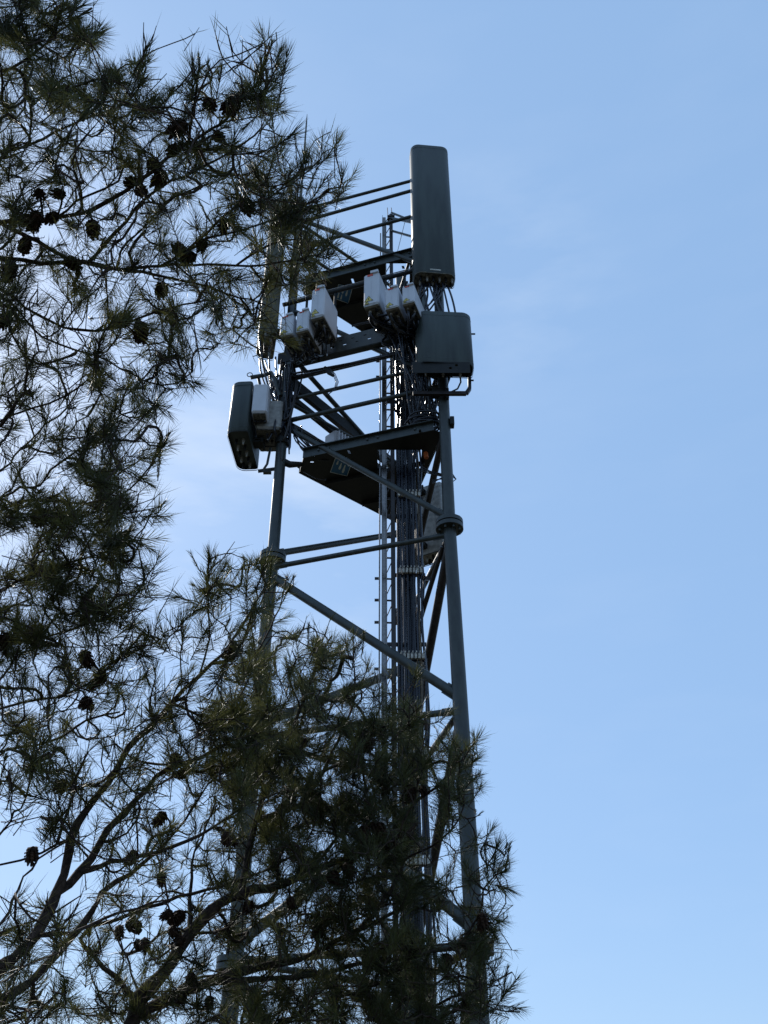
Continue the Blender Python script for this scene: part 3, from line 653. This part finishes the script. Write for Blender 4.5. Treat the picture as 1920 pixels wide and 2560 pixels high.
def in_frame_dens(x, y):
    ci = int(max(0, min(16, x // 80))); ri = int(max(0, min(31, y // 80)))
    d = int(DENS[ri][ci])
    return d
CONES = [(548,342),(447,320),(434,375),(384,413),(400,447),(354,477),(616,513),(561,561),(148,485),(569,266),(84,548),(131,544),(232,570),(63,612),(447,624),(506,612),(472,645),(181,658),(25,675),(404,723),(311,800),(347,842),(10,800),(93,1291),(17,1616),(582,1629),(80,2136),(331,2145),(403,2197),(363,2362),(329,2311),(418,2286),(477,2446),(447,2354),(401,2046),(150,1965),(439,1898),(582,2100),(662,1978),(620,2265),(523,2505),(899,1839),(921,1860),(1023,1978),(760,1856),(912,2082),(951,2073),(982,2108),(834,2195),(873,2173),(795,2325),(700,2320),(726,2255),(1207,2303),(1160,2360),(1116,2403),(921,2405),(704,2025),(237,1710),(214,1756)]
CONES = CONES + [(CONES[i][0] + rng.normal(0, 26), CONES[i][1] + rng.normal(0, 22)) for i in rng.integers(0, len(CONES), 34)]
def cone_mesh():
    g = G(); L_ = .075; prof = [(0, .004), (.12, .018), (.35, .026), (.6, .023), (.85, .013), (1, .003)]
    g.tube([V(0, 0, -L_ * t) for t, r in prof], [r * .8 for t, r in prof], 8)
    k = 0
    for i, t in enumerate(np.linspace(.08, .94, 11)):
        r = np.interp(t, [p[0] for p in prof], [p[1] for p in prof]); n = 8 if t < .8 else 5
        for j in range(n):
            a = 2 * math.pi * j / n + i * 2.4; e = V(math.cos(a), math.sin(a), 0); s_ = V(-math.sin(a), math.cos(a), 0); c = V(0, 0, -L_ * t) + e * r * .6
            tip = c + e * (.013 + .004 * math.sin(k * 1.7)) + V(0, 0, -.004 - .009 * t); k += 1; w_ = .0065
            g.add([c - s_ * w_ * .6 + V(0, 0, .002), c + s_ * w_ * .6 + V(0, 0, .002), tip + s_ * w_, tip - s_ * w_, c - V(0, 0, .003), tip - V(0, 0, .005)],
                  [(0, 1, 2, 3), (4, 0, 3, 5), (1, 4, 5, 2), (3, 2, 5)])
    me = bpy.data.meshes.new('pine_cone'); me.from_pydata(g.v, [], g.f); me.materials.append(M['cone']); me.update(); return me
CONE = cone_mesh()
def needles_mesh(name, tips, dirs, lens, counts, nl, compact, mat_, parent, width=.0018):
    T = np.repeat(np.arange(len(tips)), counts); n = len(T)
    D = dirs[T]; s_ = rng.random(n) ** .8; comp = compact[T]
    base = tips[T] - D * (lens[T] * (1 - s_))[:, None]
    a = np.cross(D, V(.31, .77, .55)); a /= np.linalg.norm(a, axis=1)[:, None]; b = np.cross(D, a)
    ph = rng.random(n) * 2 * math.pi
    lob = (rng.random(len(tips)) * 2 * math.pi)[T]; ph = np.where(rng.random(n) < .38, lob + rng.normal(0, .55, n), ph)     # uneven, lopsided tufts
    th = np.where(comp, R_(16) + R_(14) * rng.random(n), R_(66) - R_(46) * s_ ** 1.3 + rng.normal(0, R_(9), n))
    rad = a * np.cos(ph)[:, None] + b * np.sin(ph)[:, None]
    nd = D * np.cos(th)[:, None] + rad * np.sin(th)[:, None]
    L_ = nl[T] * (.72 + .4 * rng.random(n)) * np.where(comp, .36, 1.0) * (.65 + .35 * np.minimum(1, (1 - s_) * 3 + .3))
    bend = (D * .10 + rng.normal(0, .06, (n, 3)) + V(0, 0, -.04)) * L_[:, None]
    mid = base + nd * (L_ * .5)[:, None] + bend * .25; tip = base + nd * L_[:, None] + bend
    sd = np.cross(nd, rng.normal(0, 1, (n, 3))); sd /= np.linalg.norm(sd, axis=1)[:, None]; rg = np.cross(nd, sd)
    w_ = width * (.8 + .4 * rng.random(n))[:, None]
    vs_ = np.stack([base - sd * w_ * .5, base + rg * w_ * .35, base + sd * w_ * .5, mid - sd * w_ * .5, mid + rg * w_ * .35, mid + sd * w_ * .5, tip], 1)
    base_l = np.array(wloc(parent)); vs_ = (vs_ - base_l).reshape(-1, 3).astype(np.float32)
    lo = np.array([0, 1, 4, 3, 1, 2, 5, 4, 3, 4, 6, 4, 5, 6]); loops = (np.arange(n)[:, None] * 7 + lo).ravel().astype(np.int32)
    st_ = (np.arange(n)[:, None] * 14 + np.array([0, 4, 8, 11])).ravel().astype(np.int32)
    me = bpy.data.meshes.new(name); me.vertices.add(n * 7); me.vertices.foreach_set('co', vs_.ravel())
    me.loops.add(n * 14); me.loops.foreach_set('vertex_index', loops)
    me.polygons.add(n * 4); me.polygons.foreach_set('loop_start', st_)
    me.update(calc_edges=True); me.materials.append(mat_)
    o = bpy.data.objects.new(name, me); COL.objects.link(o); o.parent = parent; o['kind'] = 'stuff'
    return n
LAB = {'A': 'dark pine reaching in from the upper left edge, cone-laden limbs crossing the tower top',
       'B': 'pine with thick bare limbs rising from the lower left corner, below the upper-left pine',
       'C': 'pine at bottom centre whose dense crown covers the foot of the tower'}
# sample shoot tips per tree from the density map
cells = []
for ri in range(-3, 37):
    for ci in range(-5, 17):
        rc, cc = min(31, max(0, ri)), max(0, ci); d = int(DENS[rc][cc])
        off = ri < 0 or ri > 31 or ci < 0
        if d: cells.append((ri, ci, d * (.32 if off else 1.0)))
nodes = {}; tot = 0
for T_ in 'ABC':
    tp = [V(*p) for p in TRUNK[T_]]
    tree = thing('pine_tree', tp[0], LAB[T_], 'pine tree')
    ts = cr_spline(tp, .12); f = np.linspace(0, 1, len(ts)); ts[:, :2] += np.cumsum(rng.normal(0, .006, (len(ts), 2)), 0)
    g = G(); g.tube(ts, list(TR[T_][0] + (TR[T_][1] - TR[T_][0]) * f), 12); obj('trunk', g, M['bark'], tree)
    NP, ND = [ts[i] for i in range(len(ts))], [unit(ts[min(i + 1, len(ts) - 1)] - ts[max(i - 1, 0)]) for i in range(len(ts))]
    isl = []
    for k, (px, d0, d1, r0, r1) in enumerate(LIMBS[T_]):
        n = len(px); w3 = [at_d(x, y, d0 + (d1 - d0) * i / (n - 1)) for i, (x, y) in enumerate(px)]
        P0 = w3[0]; arr = np.array(NP); off_ = px[0][0] < -40 or px[0][1] > 2580
        if off_:
            cand = np.array(ts); dd = np.linalg.norm(cand - P0, axis=1) + np.maximum(0, cand[:, 2] - P0[2] + .15) * 2
            w3 = [cand[dd.argmin()]] + w3
        else:
            j = np.linalg.norm(arr - P0, axis=1).argmin(); w3[0] = arr[j]
        c = cr_spline(w3, .05); m = len(c); c[1:-1] += rng.normal(0, .003, (m - 2, 3))
        ff = np.linspace(0, 1, m); rad = (r0 + (r1 - r0) * ff ** .8) * .001 * 1.0
        rad = rad * (1 + .10 * rng.normal(0, 1, m))
        g = G(); g.tube(c, list(rad), 9 if r0 > 10 else 7); obj('branch', g, M['bark'], tree)
        for i in range(m):
            NP.append(c[i]); ND.append(unit(c[min(i + 1, m - 1)] - c[max(i - 1, 0)]))
    NP, ND = np.array(NP), np.array(ND); nl0 = len(NP)
    nodes[T_] = (tree, NP, ND)
LP = {k: proj(v_[1]) for k, v_ in nodes.items()}
tips = {k: [] for k in 'ABC'}
SC = 1.42
for ri, ci, d in cells:
    n = rng.poisson(d * SC * (.85 if ri < 12 else 2.1 if (ri > 20 and ci > 10) else 1.95 if (ri > 18 and ci > 6) else 1.0) * (1.0 if d < 6 else 1.15 if d < 7 else 1.45))
    cl = rng.random((3, 2)) * 80                           # clump centres give light and dark clusters
    nb = rng.poisson(3.4 if ri < 13 or ri > 20 else 2.2) if (d > 0 and 0 <= ri <= 31 and ci >= 0) else 0     # bare fine twigs between the tufts
    for q_i in range(n + nb):
        if q_i < n and rng.random() < .76: q = cl[rng.integers(3)] + rng.normal(0, 12.5, 2)
        else: q = rng.random(2) * 80
        x, y = ci * 80 + q[0], ri * 80 + q[1]
        if ri >= 0 and ci >= 0 and (in_frame_dens(x, y) == 0 or (in_frame_dens(x + 38, y) == 0 and rng.random() < .62) or (in_frame_dens(x, y - 30) == 0 and y > 40 and rng.random() < .35)): continue
        best = None
        for k in 'ABC':
            lx, ly = LP[k]; NPk = nodes[k][1]
            dd = np.hypot(lx - x, ly - y); dd = np.where(np.isfinite(dd), dd, 1e9)
            j = dd.argmin(); sc_ = dd[j] * (1 + .25 * rng.random()) + (0 if not (k == 'A' and y > 1850) else 200) + (0 if not (k != 'A' and y < 1330) else 300)
            if best is None or sc_ < best[0]: best = (sc_, k, j)
        k, j = best[1], best[2]; dist = np.linalg.norm(nodes[k][1][j] - V(0, 0, CZ))
        back = k == 'C' and rng.random() < .35
        dist = dist + rng.normal(0, .22) + (rng.random() * 1.2 if back else 0)
        tips[k].append((at_d(x, y, max(2.9, dist)), q_i >= n))
# explicit outline shoots: (x, y, dir x, dir y in the picture plane, tree, compact)
OUT = [(690,80,.4,-1,'A',1),(672,130,.3,-1,'A',1),(640,160,.1,-1,'A',0),(560,150,.2,-1,'A',0),(480,130,0,-1,'A',0),(500,160,.3,-1,'A',0),(700,210,.8,-.5,'A',0),(690,260,.9,-.2,'A',0),(700,340,.3,-1,'A',0),(352,150,.1,-1,'A',0),(370,190,.6,-.6,'A',0),(250,60,.4,-.8,'A',0),(765,375,.2,-1,'A',0),(800,400,.4,-1,'A',1),(818,440,.6,-.9,'A',0),(822,470,.7,-.8,'A',1),(800,530,.9,.3,'A',0),(780,590,.9,.5,'A',0),(790,680,.9,.4,'A',0),(770,720,.8,.5,'A',0),(600,790,.3,.9,'A',0),(560,830,.1,1,'A',0),(540,810,-.2,1,'A',0),(480,900,.9,.1,'A',0),(450,960,.6,.8,'A',0),(400,990,.1,1,'A',0),(340,1020,.3,1,'A',0),(425,1080,.5,-.9,'A',1),(405,1095,.1,-1,'A',1),(400,1150,.9,.1,'A',0),(390,1220,.8,.5,'A',0),(335,1060,.9,.1,'A',0),(340,1340,.9,-.1,'A',0),(335,1390,.9,.1,'A',0),(345,1480,.9,-.2,'A',0),(345,1530,.4,-.8,'A',1),(375,1590,.4,-.8,'A',0),(385,1650,.8,.3,'A',0),
 (524,1385,-.1,-1,'B',0),(540,1390,.3,-1,'B',1),(515,1440,-.2,-1,'B',0),(455,1555,0,-1,'B',0),(610,1395,-.1,-1,'B',1),(622,1410,.1,-1,'B',0),(680,1400,.1,-1,'B',1),(735,1440,.4,-.9,'B',1),(660,1420,0,-1,'B',0),(720,1480,.7,-.5,'B',0),(770,1560,0,-1,'C',1),(740,1590,-.1,-1,'C',0),(885,1590,.05,-1,'C',0),(900,1610,.3,-1,'C',0),(860,1640,-.5,-.8,'C',0),(910,1580,.1,-1,'C',1),(1040,1800,-.1,-1,'C',1),(1062,1790,.1,-1,'C',1),(1000,1830,-.2,-1,'C',1),(1140,1860,.1,-1,'C',0),(1185,1850,.1,-1,'C',1),(1190,1900,.7,-.5,'C',0),(1180,1950,.9,.2,'C',0),(1212,2110,-.1,-1,'C',1),(1240,2120,.1,-1,'C',1),(1275,2110,.2,-1,'C',1),(1260,2180,.9,-.3,'C',0),(1270,2220,.9,.2,'C',0),(1250,2300,.9,.1,'C',0),(1240,2340,.6,.8,'C',0),(1270,2420,.2,-1,'C',1),(1290,2450,.6,-.8,'C',0),(1300,2520,.8,.1,'C',0),(1265,2480,.5,-.8,'C',0)]
for (x, y, dx, dy, k, cpt) in OUT:
    lx, ly = LP[k]; j = np.hypot(lx - x, ly - y).argmin(); dist = np.linalg.norm(nodes[k][1][j] - V(0, 0, CZ))
    e = at_d(x, y, dist); e2 = at_d(x + dx * 30, y + dy * 30, dist + rng.normal(0, .01)); tips[k].append((e, -1, unit(e2 - e), cpt))
for T_ in 'ABC':
    tree, NP, ND = nodes[T_]; tl = tips[T_]; nl0 = len(NP)
    P = np.array([t[0] for t in tl]); d0 = np.array([np.min(np.linalg.norm(NP - p, axis=1)) for p in P])
    order = np.argsort(d0); cap = nl0 + len(P) * 14
    AP = np.zeros((cap, 3)); AD = np.zeros((cap, 3)); AP[:nl0] = NP; AD[:nl0] = ND; par = np.full(cap, -1); na = nl0
    paths = []; tipd = np.zeros((len(P), 3))
    for i in order:
        p = P[i]; dv = p - AP[:na]; ds = np.linalg.norm(dv, axis=1) + 1e-6
        cosa = (dv * AD[:na]).sum(1) / ds
        cost = ds * (1.25 + .9 * np.clip(.55 - cosa, 0, 2)) + np.where(ds < .03, 1, 0)
        j = int(cost.argmin()); a = AP[j]; L_ = ds[j]; n = int(min(12, max(2, L_ / .045)))
        pb = a + AD[j] * L_ * .35 + V(0, 0, -.02) * L_; sagv = V(0, 0, -.10 * L_)
        pc = p - (unit(p - a) * .5 + V(0, 0, .5)) * L_ * .35 + rng.normal(0, .06, 3) * L_
        ts_ = np.linspace(0, 1, n + 1)[:, None]
        cv = (1 - ts_) ** 3 * a + 3 * (1 - ts_) ** 2 * ts_ * pb + 3 * (1 - ts_) * ts_ ** 2 * pc + ts_ ** 3 * p
        cv[1:-1] += rng.normal(0, .0035, (n - 1, 3))
        ids = [j]
        for q in range(1, n + 1):
            AP[na] = cv[q]; AD[na] = unit(cv[q] - cv[q - 1]); par[na] = ids[-1]; ids.append(na); na += 1
        paths.append((ids, i)); tipd[i] = AD[na - 1]
    cnt = np.zeros(na)
    for ids, i in paths: cnt[ids[-1]] += 1
    for q in range(na - 1, nl0 - 1, -1): cnt[par[q]] += cnt[q]
    rad = .0021 * np.maximum(cnt, 1) ** .42
    g = G()
    for ids, i in paths:
        rs = [min(rad[ids[1]], rad[q]) for q in ids]; g.tube([AP[q] for q in ids], rs, 4, cap=False)
    obj('twigs', g, M['bark'], tree, kind='stuff')
    n = len(P); dr = tipd * .75 + V(0, 0, .42) + rng.normal(0, .28, (n, 3)); dr /= np.linalg.norm(dr, axis=1)[:, None]
    comp = rng.random(n) < .10
    for i, t in enumerate(tl):
        if len(t) > 2: dr[i] = t[2]; comp[i] = bool(t[3])
    px, py = proj(P); off_ = (px < -30) | (py < -40) | (py > 2620)
    counts = np.clip(rng.normal(62, 22, n), 20, 120).astype(int)
    bare = (rng.random(n) < .08) | np.array([bool(len(t) == 2 and t[1]) for t in tl]); counts[bare] = (counts[bare] * .10 * rng.random(bare.sum()) * 2).astype(int)
    exp_ = np.array([len(t) > 2 for t in tl]); counts[exp_] = 88
    counts[off_] = (counts[off_] * .45).astype(int)
    lens = rng.uniform(.09, .19, n); lens[comp] = .13
    nlen = rng.uniform(.064, .098, n)
    # the shoot continues past the twig end
    ext = np.where(exp_, -.03 if T_ == 'A' else .0, lens * .25); tipsP = P + dr * ext[:, None]
    g = G()
    for i in range(n): g.tube([tipsP[i] - dr[i] * lens[i], tipsP[i]], [.002, .0012], 4, cap=False)
    obj('shoots', g, M['bark'], tree, kind='stuff')
    tot += needles_mesh('needles', tipsP, dr, lens, counts, nlen, comp, M['needle2'] if T_ == 'C' else M['needle'], tree)
    nodes[T_] = (tree, AP[:nl0], AD[:nl0])
    # leave the skeleton in place for the cones
    LP[T_] = proj(AP[:nl0])
base_cache = {k: np.array(wloc(nodes[k][0])) for k in 'ABC'}
for i, (x, y) in enumerate(CONES):
    best = min(((np.hypot(LP[k][0] - x, LP[k][1] - y).min() + (0 if (k == 'A') == (y < 1800) else 60), k) for k in 'ABC'))
    k = best[1]; j = np.hypot(LP[k][0] - x, LP[k][1] - y).argmin(); dist = np.linalg.norm(nodes[k][1][j] - V(0, 0, CZ)) - .06
    c = at_d(x, y, dist); o = bpy.data.objects.new('pine_cone', CONE); COL.objects.link(o); o.parent = nodes[k][0]
    ax = Vector((rng.normal(0, .6), rng.normal(0, .6), 1.0)).normalized(); s_ = rng.uniform(.62, 1.02)
    o.rotation_euler = ax.to_track_quat('Z', 'Y').to_euler(); top = Vector(c) + ax * .037 * s_
    o.location = top - Vector(base_cache[k]); o.scale = (s_, s_, s_)
    # stalk to the branch
    b = nodes[k][1][j]
    if np.linalg.norm(b - np.array(top)) > .02:
        g = G(); g.tube([np.array(top) - np.array(ax) * .01, (np.array(top) + b) / 2 + V(0, 0, .01), b], .004, 5); obj('cone_stalk', g, M['bark'], nodes[k][0])
print('needles', tot, 'tips', {k: len(v_) for k, v_ in tips.items()})
